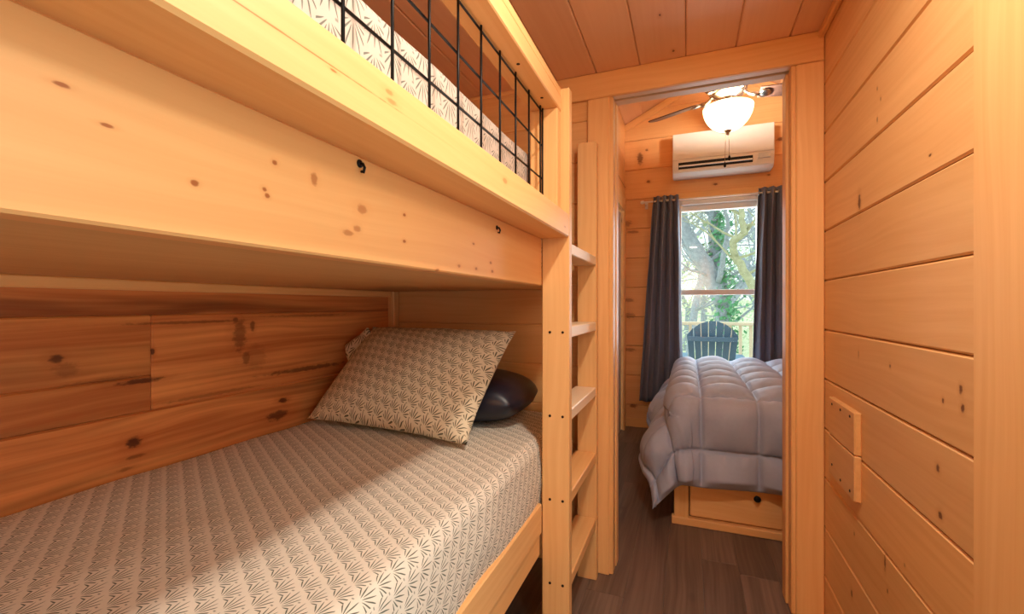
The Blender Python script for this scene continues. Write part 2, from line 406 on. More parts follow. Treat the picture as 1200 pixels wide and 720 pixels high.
# ------------------------------------------------------------------ bedroom shell
RX, RZ, SL = .25, 3.36, .5
def roofz(x): return RZ - SL * abs(x - RX)
WX0, WX1, WZ0, WZ1 = -.085, .600, .62, 2.16     # window opening
bm = NB()
i = 0
for z0 in [0.0 + .285 * k - .07 for k in range(0, 13)]:
    a, b = max(0, z0), z0 + .2825
    def seg(x0, x1, a, b):
        if b - a > .004: board(bm, (x0, YB, a), (x1, YB + .03, b), 0, .006)
    if b <= WZ0 or a >= WZ1: seg(XBL - .05, XBR, a, b)
    else:
        seg(XBL - .05, WX0, a, b); seg(WX1, XBR, a, b)
        if a < WZ0: seg(WX0, WX1, a, WZ0)
        if b > WZ1: seg(WX0, WX1, WZ1, b)
for (x0, x1, z0, z1) in ((XBL - .05, WX0, 0, 3.5), (WX1, XBR, 0, 3.5), (WX0, WX1, 0, WZ0), (WX0, WX1, WZ1, 3.5)): board(bm, (x0, YB + .026, z0), (x1, YB + .06, z1), 0, 0, tone=.4)
link('wall_far', bm, M['pine_bed'], kind='structure')
# bedroom left wall with a door near the far corner
BD0, BD1 = 3.45, 4.33
bm = NB()
board(bm, (XBL - .05, YD + .125, 0), (XBL, BD0, 2.6), 1, .004); board(bm, (XBL - .05, BD1, 0), (XBL, YB, 2.6), 1, .004)
board(bm, (XBL - .05, BD0, 2.07), (XBL, BD1, 2.6), 1, .004); board(bm, (XBL - .05, YD + .125, 2.6), (XBL, YB, 3.2), 1, .004)
link('wall_bedroom_left', bm, M['pine_bed'], kind='structure')
bm = NB(); board(bm, (XBR, YD + .1, 0), (XBR + .05, YB, 3.0), 1, .004); link('wall_bedroom_right', bm, M['pine_bed'], kind='structure')
d2 = bpy.data.objects.new('door_2', None); C.objects.link(d2); d2['kind'] = 'structure'; d2.location = (XBL, BD0, 0)
part('door_panel', one((XBL - .045, BD0 + .01, .01), (XBL - .012, BD1 - .02, 2.05), 2, .003), M['door'], d2)
part('door_casing', one((XBL, BD1 - .02, 0), (XBL + .02, BD1 + .07, 2.07), 2, .004), M['pine_clear'], d2)
part('door_casing', one((XBL, BD0 - .09, 0), (XBL + .02, BD0 + .01, 2.07), 2, .004), M['pine_clear'], d2)
part('door_head_casing', one((XBL, BD0 - .09, 2.07), (XBL + .02, BD1 + .07, 2.22), 1, .004), M['pine_clear'], d2)
# gabled bedroom ceiling
bm = NB()
for s in (-1, 1):
    ang = math.atan(SL)
    wdt = 1.5
    for k in range(int(wdt / .185)):
        dx = (k + .5) * .185
        cx = RX + s * dx * math.cos(ang); cz = RZ - dx * math.sin(ang) + .01
        board(bm, (cx - .0925, YD + .06, cz - .01), (cx + .0925, YB + .05, cz + .01), 1, .004, rot=Matrix.Rotation(s * ang, 4, 'Y'))
link('ceiling_bedroom', bm, M['pine_ceiling'], kind='structure')
bm = NB()
for s in (-1, 1):
    ang = math.atan(SL); L = 1.1
    cx = RX + s * (L / 2) * math.cos(ang); cz = RZ - (L / 2) * math.sin(ang) - .045
    board(bm, (cx - L / 2, YB - .018, cz - .03), (cx + L / 2, YB + .001, cz + .03), 0, .003, rot=Matrix.Rotation(s * ang, 4, 'Y'))
link('trim_gable', bm, M['pine_clear'], kind='structure')
bm = NB(); board(bm, (XBL, YB - .016, 0), (XBR, YB, .09), 0, .004)
link('baseboard_far', bm, M['pine'], kind='structure')

# window: white vinyl, two sashes
w1 = bpy.data.objects.new('window_1', None); C.objects.link(w1); w1['kind'] = 'structure'; w1.location = ((WX0 + WX1) / 2, YB, WZ0)
bm = NB()
def vb(x0, x1, z0, z1, y0=YB - .01, y1=YB + .08): board(bm, (x0, y0, z0), (x1, y1, z1), 0, .004, tone=1)
vb(WX0, WX0 + .03, WZ0, WZ1); vb(WX1 - .03, WX1, WZ0, WZ1); vb(WX0 + .03, WX1 - .03, WZ1 - .045, WZ1); vb(WX0 + .03, WX1 - .03, WZ0, WZ0 + .04)
part('window_frame', bm, M['white_vinyl'], w1)
bm = NB(); vb(WX0 + .03, WX1 - .03, 1.275, 1.325, YB + .01, YB + .07)
part('meeting_rail', bm, M['white_vinyl'], w1)
bm = NB(); vb(WX0 + .03, WX1 - .03, WZ1 - .10, WZ1 - .045, YB + .02, YB + .065)
part('blind_headrail', bm, M['white_vinyl'], w1)
for (z0, z1, y) in ((WZ0 + .04, 1.275, YB + .03), (1.325, WZ1 - .1, YB + .05)):
    part('window_pane', one((WX0 + .03, y, z0), (WX1 - .03, y + .004, z1), 0, 0), M['glass'], w1)
bm = NB()
board(bm, (WX0 - .06, YB - .018, WZ0 - .02), (WX0, YB, WZ1 + .07), 2, .003); board(bm, (WX1, YB - .018, WZ0 - .02), (WX1 + .06, YB, WZ1 + .07), 2, .003)
board(bm, (WX0, YB - .018, WZ1), (WX1, YB, WZ1 + .07), 0, .003)
part('window_casing', bm, M['pine_clear'], w1)

# ================================================================== BUNK BED
XF = -.458; XS = -.364; YS = 1.443; YN = -.75       # fascia face, stile face, near stile front, hidden near end
bunk = thing('bunk_bed', 'built-in two-tier pine bunk bed along the left wall', 'bunk bed', (-.95, .6, 0))
P = M['pine_clear']
fa = part('fascia_board', one((XF - .038, YN, 1.247), (XF, YS - .002, 1.404), 1, .003, tone=1), M['pine_fascia'], bunk)
bm = NB()
board(bm, (XF - .09, YN, 1.404), (XS, YS - .001, 1.482), 1, .004, tone=1.05)
part('upper_rail', bm, M['pine_rail'], bunk)
gr = part('guard_rail', one((-.486, YN, 1.822), (-.390, YS - .001, 1.872), 1, .003, tone=1.05), P, bunk)
part('guard_cap', one((-.486, YN, 1.8725), (-.392, YS - .001, 1.900), 1, .003, tone=1.06), P, bunk)
for (u, v) in ((607.2, 71.5), (635, 109)):
    p = atX(u, v, -.42); bm = bmesh.new(); lathe(bm, [(.003, -.0015), (.005, -.0008), (.005, .001)], (-.42, p.y, 1.822), 10, 'Z')
    part('screw', bm, M['screw'], bunk, sub=gr)
part('guard_post', one((-.486, YS - .042, 1.4825), (-.392, YS - .001, 1.8215), 2, .003), P, bunk)
part('bunk_deck', one((XB + .001, YN, 1.252), (XF - .0385, 1.985, 1.285), 1, .002, tone=.85), M['pine'], bunk)
part('ledger_strip', one((XB + .0005, YN, 1.222), (XB + .022, 1.985, 1.2515), 1, .004, tone=1.12), M['pine'], bunk)
part('corner_post', one((XB + .0005, 1.94, .50), (XB + .04, 1.985, 1.2515), 2, .004, tone=1.0), M['pine'], bunk)
sr = part('side_rail', one((XF - .030, YN, .413), (XF, YS - .001, .512), 1, .003, tone=1.02), P, bunk)
part('rail_cleat', one((XF - .030, YN, .335), (XF - .006, YS - .001, .4125), 1, .006, tone=1.0), P, bunk)
part('lower_deck', one((XB + .001, YN, .42), (XF - .0305, 1.985, .45), 1, .002), M['pine'], bunk)
# wire guard: welded squares
bm = bmesh.new(); XG = -.441; GP = .1105
y0 = 1.372
ys = [y0 - GP * k for k in range(19)]
for y in ys + [y0 + .024]: tube(bm, [(XG, y, 1.479), (XG, y, 1.824)], .0028, 6)
for z in (1.489, 1.594, 1.703, 1.815): tube(bm, [(XG - .004, YN, z), (XG - .004, y0 + .026, z)], .0028, 6)
part('wire_guard', bm, M['black'], bunk, smooth=True)

# hooks under the rail
for (u, v, lab) in ((421, 192, 'black screw hook on the bunk fascia board nearer the camera'), (582, 267, 'black screw hook on the bunk fascia board near the ladder')):
    p = atX(u, v, XF)
    h = thing('screw_hook', lab, 'hook', (XF, p.y, p.z), 'hooks under the upper bunk rail')
    bm = lathe(bmesh.new(), [(.006, 0), (.006, .0015), (.003, .003)], (XF + .0005, p.y, p.z), 16, 'X'); part('hook_plate', bm, M['black'], h)
    bm = tube(bmesh.new(), [(XF + .002, p.y, p.z), (XF + .007, p.y, p.z - .001), (XF + .010, p.y, p.z - .007), (XF + .008, p.y, p.z - .014), (XF + .004, p.y, p.z - .012)], .0022, 8); part('hook_arm', bm, M['black'], h, True)

# ladder
YF = 1.917
lad = thing('bunk_ladder', 'pine ladder of two posts and five rungs at the bunk foot', 'ladder', (-.41, YS, 0))
s1 = part('stile', one((XF, YS, 0), (XS, YS + .038, 1.90), 2, .003), P, lad)
s2 = part('stile', one((-.448, YF, 0), (XS, YF + .038, 1.885), 2, .003, tone=.96), P, lad)
for k in range(5):
    z = .25 + .28 * k
    part('rung', one((XF + .002, YS + .0385, z - .019), (XS - .002, YF - .0005, z + .019), 1, .003, tone=1.02), M['bare_edge'] if k in (2, 3, 4) else P, lad)
    for dx in ((-.066, -.022) if k < 4 else ()):
        bm = bmesh.new(); screw(bm, (XS + dx, YS - .0006, z), 'Y', .0045); 
        part('screw', bm, M['screw'], lad, sub=s1)

# screwed cover panel on the right wall
cp = thing('cover_panel', 'square two-board pine cover panel screwed to the right plank wall', 'panel', (XR, 1.72, .60))
c1 = part('panel_board', one((XR - .019, 1.593, .737), (XR, 1.85, .864), 1, .003), M['pine'], cp)
c2 = part('panel_board', one((XR - .019, 1.593, .60), (XR, 1.85, .7345), 1, .003, tone=.97), M['pine'], cp)
for (y, z, c) in ((1.63, .845, c1), (1.81, .845, c1), (1.72, .845, c1), (1.63, .62, c2), (1.81, .64, c2), (1.72, .62, c2)):
    bm = bmesh.new(); screw(bm, (XR - .0195, y, z), 'X', .0042); part('screw', bm, M['screw'], cp, sub=c)

# ================================================================== BEDDING
def mattress(name, x0, x1, y0, y1, z0, z1, r, mat, bulge=.012, seed=0):
    # closed cross-section from the wall-side bottom, over the top, to the aisle-side bottom
    prof = []
    n = 10
    prof.append((x0, z0)); prof.append((x0 - .0, (z0 + z1) / 2))
    for k in range(n + 1):
        a = PI - k / n * PI / 2; prof.append((x0 + r + r * math.cos(a), z1 - r + r * math.sin(a)))
    m = 26
    for k in range(1, m): prof.append((x0 + r + (x1 - x0 - 2 * r) * k / m, z1))
    for k in range(n + 1):
        a = PI / 2 - k / n * PI / 2; prof.append((x1 - r + r * math.cos(a), z1 - r + r * math.sin(a)))
    for k in range(1, 7):
        f = k / 6; prof.append((x1 + bulge * math.sin(PI * min(1, f * 1.0)) - .006 * f, (z1 - r) + (z0 - z1 + r) * f))
    L = [0]
    for p, q in zip(prof, prof[1:]): L.append(L[-1] + math.hypot(q[0] - p[0], q[1] - p[1]))
    N = len(prof) - 1; ny = 110
    cx, cz = (x0 + x1) / 2, z0
    def fn(a, b):
        i = round(a * N); x, z = prof[i]; y = y0 + (y1 - y0) * b
        e = min(y - y0, y1 - y); re = .05
        if e < re:
            s = 1 - math.sqrt(max(0, 1 - (1 - e / re) ** 2)); z = z - s * re * (1 if z > z0 + .01 else 0); x = x + (cx - x) * s * .04
        w = noise.noise(Vector((x * 5, y * 3, seed))) * .006 + noise.noise(Vector((x * 16, y * 9, seed + 5))) * .002
        if z > z0 + .02: z += w if abs(x - x1) > .03 else w * .3
        if abs(x - x1) < .03: x += noise.noise(Vector((z * 9, y * 6, seed))) * .006
        return Vector((x, y, z))
    bm = NB(); V = grid(bm, N, ny, fn, lambda a, b: (L[round(a * N)], (y1 - y0) * b))
    for j in (0, ny): bm.faces.new([V[i][j] for i in range(N + 1)])
    for j in range(ny): bm.faces.new((V[N][j], V[0][j], V[0][j + 1], V[N][j + 1]))
    bmesh.ops.recalc_face_normals(bm, faces=bm.faces)
    return link(name, bm, mat, None, True)
o = mattress('mattress', XB + .004, -.474, YN + .01, 1.93, .4505, .712, .045, M['sheet'])
tag(o, 'lower bunk mattress in a cream sheet patterned with dark leaf sprigs', 'mattress')
o = mattress('mattress', XB + .004, -.505, YN + .01, 1.95, 1.2855, 1.71, .035, M['sheet_up'], 0.0, 3)
tag(o, 'upper bunk mattress in a pale leaf sheet behind the black wire guard', 'mattress')

def pillow(name, W, H, T, mat, Mx, pinch=.07, seed=0, sag=0.0, wr=.006, ex_=2.6, rc=0.0):
    bm = NB(); N = 44; Mh = 34
    def sh(s):
        def fn(a, b):
            x = a * 2 - 1; y = b * 2 - 1
            px = x * (W / 2) * (1 - pinch * (1 - abs(y) ** 2.2)); py = y * (H / 2) * (1 - pinch * 1.1 * (1 - abs(x) ** 2.2))
            if rc: q_ = 1 - rc * (x * x) * (y * y); px *= q_; py *= q_
            t = (max(0, 1 - abs(x) ** ex_) ** .6) * (max(0, 1 - abs(y) ** ex_) ** .6)
            w = noise.noise(Vector((px * 7, py * 7, seed + s))) * wr + noise.noise(Vector((px * 18, py * 14, seed + s))) * wr * .45
            return Vector((px, py, s * (T / 2) * t + w * min(1, t * 2.5) - sag * (x * x) * .5))
        return fn
    V1 = grid(bm, N, Mh, sh(1), lambda a, b: (a * W, b * H)); V2 = grid(bm, N, Mh, sh(-1), lambda a, b: (a * W + 3, b * H))
    bmesh.ops.remove_doubles(bm, verts=bm.verts, dist=.0004)
    bmesh.ops.recalc_face_normals(bm, faces=bm.faces)
    bm.transform(Mx)
    return link(name, bm, mat, None, True)
# patterned pillow leaning back on the dark one
ex = (Vector((-.682, 1.285, 0)) - Vector((-1.378, 1.353, 0))).normalized()
tilt = math.radians(44)
ey = (Vector((-ex.y, ex.x, 0)) * math.cos(tilt) + Vector((0, 0, math.sin(tilt)))).normalized(); ez = ex.cross(ey)
B = Matrix((ex, ey, ez)).transposed().to_4x4()
mid = (Vector((-.682, 1.285, .735)) + Vector((-1.378, 1.353, .735))) / 2
o = pillow('pillow', .745, .50, .21, M['case'], Matrix.Translation(mid + ey * .245 + ez * .0) @ B, .05, 2)
# the open hem of its case sticking out behind the top corner
hp = [atY(430, 384, 1.64), atY(404, 404, 1.60), atY(413, 434, 1.55), atY(440, 428, 1.56)]
bm = NB()
grid(bm, 8, 8, lambda a, b: hp[0].lerp(hp[1], a).lerp(hp[3].lerp(hp[2], a), b) + Vector((0, .012 * math.sin(a * 3 + b * 4), .004 * math.sin(b * 6))), lambda a, b: (a * .1, b * .1))
hm = link('pillowcase_hem', bm, M['case'], None, True); hm.parent = o
mm = hm.modifiers.new('cloth', 'SOLIDIFY'); mm.thickness = .012
tag(o, 'plump leaf-patterned pillow leaning on the navy pillow on the lower bunk', 'pillow')
o = pillow('pillow', .66, .44, .20, M['navy'], Matrix.Translation((-.905, 1.69, .812)) @ Matrix.Rotation(.06, 4, 'Z'), .01, 9, ex_=3.2, rc=.13)
tag(o, 'dark navy satin pillow lying behind the leaf-patterned pillow', 'pillow')

# ================================================================== BEDROOM BED
BX0, BX1, BY0, BY1 = -.07, 1.28, 2.585, 4.42
bed = thing('bed', 'pine bed frame with a foot drawer, under the grey comforter', 'bed', (.6, BY0, 0))
bm = NB()
board(bm, (BX0, BY0, .015), (BX0 + .075, BY0 + .03, .32), 2, .003); board(bm, (BX0 + .075, BY0, .26), (BX1, BY0 + .03, .32), 0, .003)
board(bm, (BX1 - .075, BY0, .015), (BX1, BY0 + .03, .26), 2, .003)
part('foot_frame', bm, M['pine'], bed)
part('plinth', one((BX0 - .012, BY0 - .014, 0), (BX1, BY0 + .03, .04), 0, .004), P, bed)
part('side_panel', one((BX0, BY0 + .0305, 0), (BX0 + .025, BY1, .32), 1, .003), M['pine'], bed)
part('side_panel', one((BX1 - .025, BY0 + .0305, 0), (BX1, BY1, .32), 1, .003), M['pine'], bed)
part('bed_deck', one((BX0 + .001, BY0 + .001, .3205), (BX1, BY1, .345), 1, .003), M['pine'], bed)
dr = part('drawer', one((BX0 + .08, BY0 + .008, .046), (BX1 - .08, BY0 + .03, .255), 0, .006, tone=1.02), P, bed)
p = atY(887, 584, BY0)
bm = lathe(bmesh.new(), [(.012, .012), (.007, 0), (.007, -.012), (.015, -.016), (.017, -.022), (.013, -.028), (.004, -.030)], (p.x, BY0 + .004, p.z), 20, 'Y')
part('knob', bm, M['black'], bed, True, 'black round drawer knob', sub=dr)
o = mattress('mattress', BX0 + .005, BX1 - .005, BY0 + .02, BY1, .3455, .655, .06, M['white'], 0)
tag(o, 'bed mattress hidden under the grey comforter', 'mattress')

cxl, cyf, ctz, rr = .015, 2.63, .690, .095
def cloth(a, b):
    """flat cloth point -> draped place"""
    dx = max(0, cxl - a); dy = max(0, cyf - b)
    d = (dx ** 3 + dy ** 3) ** (1 / 3)
    hx, hy = (dx / (dx + dy + 1e-9), dy / (dx + dy + 1e-9))
    nrm = math.hypot(hx, hy) or 1
    hx /= nrm; hy /= nrm
    bx = max(a, cxl); by = max(b, cyf)
    q = rr * PI / 2
    fl = .06 * hy * hy + (.42 + .12 * min(1, max(0, b - cyf))) * hx * hx + .10 * hx * hy
    if d < q: out = rr * math.sin(d / rr); dn = rr * (1 - math.cos(d / rr))
    else:
        e = d - q; out = rr + fl * e; dn = rr + e * (1 - fl * fl * .45)
        out += .022 * math.sin(a * 9 + b * 6.5) * min(1, e * 4)
    return Vector((bx - hx * out, by - hy * out, max(.035, ctz - dn)))
A0, A1, B0, B1 = cxl - .54, 1.33, cyf - .50, 4.36
def puff(a, b):
    ka = (a - .065) / .268; kb = (b - (cyf - .315)) / .285
    sa = abs(math.sin(PI * ka)); sb = abs(math.sin(PI * kb))
    h = .058 * (sa ** .55) * (sb ** .55)
    h += .006 * noise.noise(Vector((a * 7, b * 5, 1))) + .003 * noise.noise(Vector((a * 20, b * 14, 4)))
    # gathers running off the seams
    h += .003 * math.exp(-((sb) / .5) ** 2) * math.sin(a * 95 + 4 * noise.noise(Vector((a * 5, b * 5, 7)))) * (1 - math.exp(-sa * 4))
    h -= .014 * max(math.exp(-(sa / .06) ** 2), math.exp(-(sb / .06) ** 2))
    e = min(a - A0, A1 - a, b - B0, B1 - b); h *= min(1, e / .04)
    return h
bm = NB()
def cf(u, v):
    a = A0 + (A1 - A0) * u; b = B0 + (B1 - B0) * v; s = .004
    if a < cxl - .3 and b < cyf - .3: pass
    p = cloth(a, b); n = (cloth(a + s, b) - p).cross(cloth(a, b + s) - p)
    n = n.normalized() if n.length > 1e-9 else Vector((0, 0, 1))
    q = p + n * puff(a, b); q.z = max(q.z, .02)
    return q
grid(bm, 230, 300, cf)
bmesh.ops.recalc_face_normals(bm, faces=bm.faces)
o = link('comforter', bm, M['comforter'], None, True)
sm = o.modifiers.new('thick', 'SOLIDIFY'); sm.thickness = .022; sm.offset = -1 if False else -1
tag(o, 'grey quilted comforter spread over the bedroom bed, hanging at the foot', 'comforter')

# ================================================================== CURTAINS
rodY, rodZ = YB - .085, 2.155
rod = thing('curtain_rod', 'pale metal curtain rod above the bedroom window', 'curtain rod', (.26, YB, rodZ))
part('rod', tube(bmesh.new(), [(-.40, rodY, rodZ), (.90, rodY, rodZ)], .0085, 12), M['white'], rod, True)
for x in (-.40, .90): part('finial', lathe(bmesh.new(), [(.008, -.02), (.014, -.012), (.016, 0), (.014, .012), (.008, .02)], (x, rodY, rodZ), 14, 'X'), M['white'], rod, True)
for x in (-.37, .87):
    bm = NB(); board(bm, (x - .008, rodY - .002, rodZ - .02), (x + .008, YB + .0005, rodZ - .008), 1, .002); board(bm, (x - .014, YB - .006, rodZ - .05), (x + .014, YB + .0005, rodZ + .02), 2, .002); part('bracket', bm, M['white'], rod)
def curtain(label, xt0, xt1, xb0, xb1, zb, n):
    root = thing('curtain', label, 'curtain', ((xt0 + xt1) / 2, rodY, zb), 'grommet curtains at the bedroom window')
    bm = NB(); zt = rodZ + .045
    NU = n * 14
    def fn(a, b):
        f = b ** .9
        x0 = xt0 + (xb0 - xt0) * f; x1 = xt1 + (xb1 - xt1) * f
        z = zt + (zb - zt) * b
        ph = a * n * 2 * PI
        amp = .032 * (1 - .25 * b)
        y = rodY + amp * math.sin(ph + .5 * b) + .008 * noise.noise(Vector((a * 7, b * 4, n)))
        x = x0 + (x1 - x0) * (a + .012 * math.sin(2 * ph)) + .006 * noise.noise(Vector((a * 9, b * 5, 2)))
        return Vector((x, y, z))
    grid(bm, NU, 40, fn)
    c = part('curtain_panel', bm, M['curtain'], root, True)
    m = c.modifiers.new('thick', 'SOLIDIFY'); m.thickness = .003
    for k in range(2 * n):
        a = (k + .5) / (2 * n)
        ph = (k) / (2 * n)
        x = xt0 + (xt1 - xt0) * ph
        bm = bmesh.new(); ring = [(x + .002 * 0, rodY + .020 * math.cos(q), rodZ + .020 * math.sin(q)) for q in [2 * PI * j / 16 for j in range(17)]]
        tube(bm, ring, .0035, 6, False)
        part('grommet', bm, M['nickel'], root, True)
pl = atY(766, 236, rodY).x, atY(795, 236, rodY).x; pb = atY(749, 470, rodY).x, atY(801, 470, rodY).x
curtain('charcoal grommet curtain hanging left of the bedroom window', pl[0], pl[1], pb[0], pb[1], .27, 4)
q0 = atY(889, 236, rodY).x; q1 = q0 + .30
curtain('charcoal grommet curtain hanging right of the bedroom window', q0, q1, atY(880, 420, rodY).x, q1 + .05, .27, 5)

# ================================================================== AIR CONDITIONER
ya = 4.27
pA = atY(788, 157, ya); pB = atY(789, 205, ya); pC = atY(908, 147, ya); 
ax0, ax1, az0, az1 = pA.x, pC.x, pB.z, pA.z
ac = thing('air_conditioner', 'white wall-mounted mini-split air conditioner above the window', 'air conditioner', ((ax0 + ax1) / 2, YB, az0))
H_ = az1 - az0; D_ = YB - ya
def extr(prof, x0, x1, inset=.0):
    bm = bmesh.new()
    A = [bm.verts.new((x0, y, z)) for y, z in prof]; Bv = [bm.verts.new((x1, y, z)) for y, z in prof]
    n = len(prof)
    for i in range(n): bm.faces.new((A[i], A[(i + 1) % n], Bv[(i + 1) % n], Bv[i]))
    bm.faces.new(A[::-1]); bm.faces.new(Bv)
    bmesh.ops.recalc_face_normals(bm, faces=bm.faces)
    return bm
zz = lambda f: az0 + H_ * f
body = extr([(YB, zz(0)), (ya + .075, zz(0)), (ya + .03, zz(.06)), (ya + .008, zz(.30)), (ya + .008, zz(.97)), (ya + .03, zz(1)), (YB, zz(1))], ax0, ax1)
bmesh.ops.bevel(body, geom=list(body.edges), offset=.006, segments=2, affect='EDGES')
part('casing', body, M['white'], ac)
fp = extr([(ya + .0075, zz(.34)), (ya, zz(.35)), (ya - .002, zz(.65)), (ya, zz(.965)), (ya + .0075, zz(.975))], ax0 + .004, ax1 - .004)
bmesh.ops.bevel(fp, geom=list(fp.edges), offset=.002, segments=1, affect='EDGES')
part('front_panel', fp, M['white'], ac)
vx0, vx1 = ax0 + .05, ax1 - .16
def slab(f0, f1, y0, y1): 
    yy = lambda f: ya + .008 + .022 * max(0, (.30 - f) / .24)
    return extr([(yy(f0) - y0, zz(f0)), (yy(f1) - y0, zz(f1)), (yy(f1) + y1, zz(f1)), (yy(f0) + y1, zz(f0))], vx0, vx1)
part('air_slot', slab(.13, .28, .0015, .004), M['vent'], ac)
lv = extr([(ya - .002, zz(.175)), (ya + .004, zz(.21)), (ya + .012, zz(.205)), (ya + .012, zz(.175))], vx0 + .004, vx1 - .004)
part('louver', lv, M['white'], ac)
part('sensor_window', extr([(ya + .004, zz(.20)), (ya + .002, zz(.31)), (ya + .02, zz(.31)), (ya + .02, zz(.20))], ax1 - .12, ax1 - .03), plain('pale_grey_plastic', (205, 208, 208), .3), ac)

# ================================================================== CEILING FAN
fx, fy = atY(853, 135, 3.5).x, 3.5
fan = thing('ceiling_fan', 'ceiling fan with a lit glass bowl and dark wooden blades', 'ceiling fan', (fx, fy, 2.4))
Fc = (fx, fy, 0)
part('downrod', lathe(bmesh.new(), [(.06, RZ - .02), (.05, RZ - .09), (.014, RZ - .11), (.014, 2.80)], Fc, 20), M['nickel'], fan, True)
part('motor_housing', lathe(bmesh.new(), [(.03, 2.81), (.10, 2.79), (.125, 2.75), (.125, 2.69), (.10, 2.66), (.06, 2.64), (.06, 2.615), (.085, 2.610), (.085, 2.60), (.06, 2.59), (.02, 2.585)], Fc, 36), M['nickel'], fan, True)
bm = bmesh.new()
grid(bm, 40, 14, lambda a, b: Vector((fx + .160 * math.cos(2 * PI * a) * math.cos(b * PI / 2 * .97) ** .9, fy + .160 * math.sin(2 * PI * a) * math.cos(b * PI / 2 * .97) ** .9, 2.575 - .158 * math.sin(b * PI / 2) ** 1.15)), closed_u=True)
o = part('light_bowl', bm, M['bowl'], fan, True); mm = o.modifiers.new('glass', 'SOLIDIFY'); mm.thickness = .004
part('finial', lathe(bmesh.new(), [(.022, 2.424), (.026, 2.416), (.018, 2.404), (.009, 2.398), (.011, 2.388), (.004, 2.38)], Fc, 20), M['nickel'], fan, True)
for dx, zb in ((-.02, 2.19), (.008, 2.235)):
    bm = bmesh.new()
    tube(bm, [(fx + dx * .7, fy - .012, 2.41), (fx + dx, fy - .014, zb)], .0018, 6)
    c = part('pull_chain', bm, M['nickel'], fan, True)
    part('chain_pull', lathe(bmesh.new(), [(.003, zb), (.008, zb - .012), (.009, zb - .03), (.004, zb - .038)], (fx + dx, fy - .014, 0), 12), M['black'], fan, True, sub=c)
for k in range(5):
    al = math.radians(296 + 72 * k)
    Rz = Matrix.Translation((fx, fy, 2.665)) @ Matrix.Rotation(al, 4, 'Z')
    # blade: rounded, a little wider at the tip, pitched
    bm = NB()
    n = 24
    top = []; bot = []
    out = []
    for j in range(n + 1):
        f = j / n; w = .052 + .018 * f
        if f > .9: w *= math.sqrt(max(.02, 1 - ((f - .9) / .1) ** 2))
        out.append((.20 + .42 * f, w))
    pts = [(x, w) for x, w in out] + [(x, -w) for x, w in out[::-1]]
    At = [bm.verts.new((x, y, .004)) for x, y in pts]; Ab = [bm.verts.new((x, y, -.004)) for x, y in pts]
    bm.faces.new(At); bm.faces.new(Ab[::-1])
    for i in range(len(pts)): bm.faces.new((At[i], Ab[i], Ab[(i + 1) % len(pts)], At[(i + 1) % len(pts)]))
    uvl = bm.loops.layers.uv['UVMap']; tl = bm.loops.layers.float_color['tone']
    for f in bm.faces:
        for l in f.loops: l[uvl].uv = (l.vert.co.x + k * 3, l.vert.co.y); l[tl] = (1, 1, 1, 1)
    bmesh.ops.recalc_face_normals(bm, faces=bm.faces)
    bm.transform(Rz @ Matrix.Rotation(math.radians(-16), 4, 'X'))
    bl = part('blade', bm, M['blade'], fan)
    bm = bmesh.new()
    tube(bm, [(.10, 0, .03), (.14, 0, -.004), (.17, 0, -.012), (.20, 0, -.008)], [.012, .012, .016, .014], 8)
    lathe(bm, [(.038, -.009), (.042, -.013), (.02, -.018)], (.235, 0, 0), 16)
    bm.transform(Rz @ Matrix.Rotation(math.radians(-16), 4, 'X'))
    part('blade_iron', bm, M['nickel'], fan, True, sub=bl)

# ================================================================== OUTSIDE
bm = NB()
y = 4.60
while y < 6.3:
    board(bm, (-2.5, y, -.06), (3.0, y + .137, -.03), 0, .004); y += .142
link('porch_deck', bm, M['deck'], kind='structure')
rl = thing('porch_railing', 'pale wooden porch railing behind the blue chair', 'railing', (.3, 6.2, -.03))
part('top_rail', one((-2.5, 6.12, .93), (3.0, 6.26, .97), 0, .005), M['deck'], rl)
part('bottom_rail', one((-2.5, 6.17, .07), (3.0, 6.21, .15), 0, .004), M['deck'], rl)
for x in (-1.45, -.05 - .7, 1.35, 2.6): part('post', one((x - .045, 6.145, -.03), (x + .045, 6.235, .929), 2, .004), M['deck'], rl)
k = 0
x = -.66
while x < 1.30:
    part('baluster', one((x - .018, 6.175, .151), (x + .018, 6.205, .929), 2, .003), M['deck'], rl); x += .115

# Adirondack chair, back to the window
ach = thing('adirondack_chair', 'slate blue adirondack chair on the porch outside the window', 'chair', (.24, 5.35, -.03))
cxm = (atY(803, 380, 5.1).x + atY(868, 380, 5.1).x) / 2
n = 7; Wt = .53
for k in range(n):
    f = (k - (n - 1) / 2) / ((n - 1) / 2)
    arch = lambda q: 1.02 - .115 * q * q
    bm = bmesh.new()
    def ln(z, sd):
        g = (z - .25) / .75; gap = .004
        xb = cxm + (f * .17 + sd * .170 / (n - 1)); xt = cxm + (f * .225 + sd * .225 / (n - 1))
        return (xb + (xt - xb) * g - sd * gap, 5.38 - .30 * g, z)
    fr = [ln(z, -1) for z in (.25, .6, arch(f - 1 / (n - 1)))]; bk = [ln(z, 1) for z in (.25, .6, arch(f + 1 / (n - 1)))]
    A = [bm.verts.new(v) for v in fr]; B2 = [bm.verts.new(v) for v in bk]
    A2 = [bm.verts.new((v[0], v[1] + .02, v[2])) for v in fr]; B3 = [bm.verts.new((v[0], v[1] + .02, v[2])) for v in bk]
    for i in range(2):
        bm.faces.new((A[i], B2[i], B2[i + 1], A[i + 1])); bm.faces.new((A2[i], A2[i + 1], B3[i + 1], B3[i]))
        bm.faces.new((A[i], A[i + 1], A2[i + 1], A2[i])); bm.faces.new((B2[i], B3[i], B3[i + 1], B2[i + 1]))
    bm.faces.new((A[0], A2[0], B3[0], B2[0])); bm.faces.new((A[2], B2[2], B3[2], A2[2]))
    bmesh.ops.recalc_face_normals(bm, faces=bm.faces)
    part('back_slat', bm, M['chair'], ach)
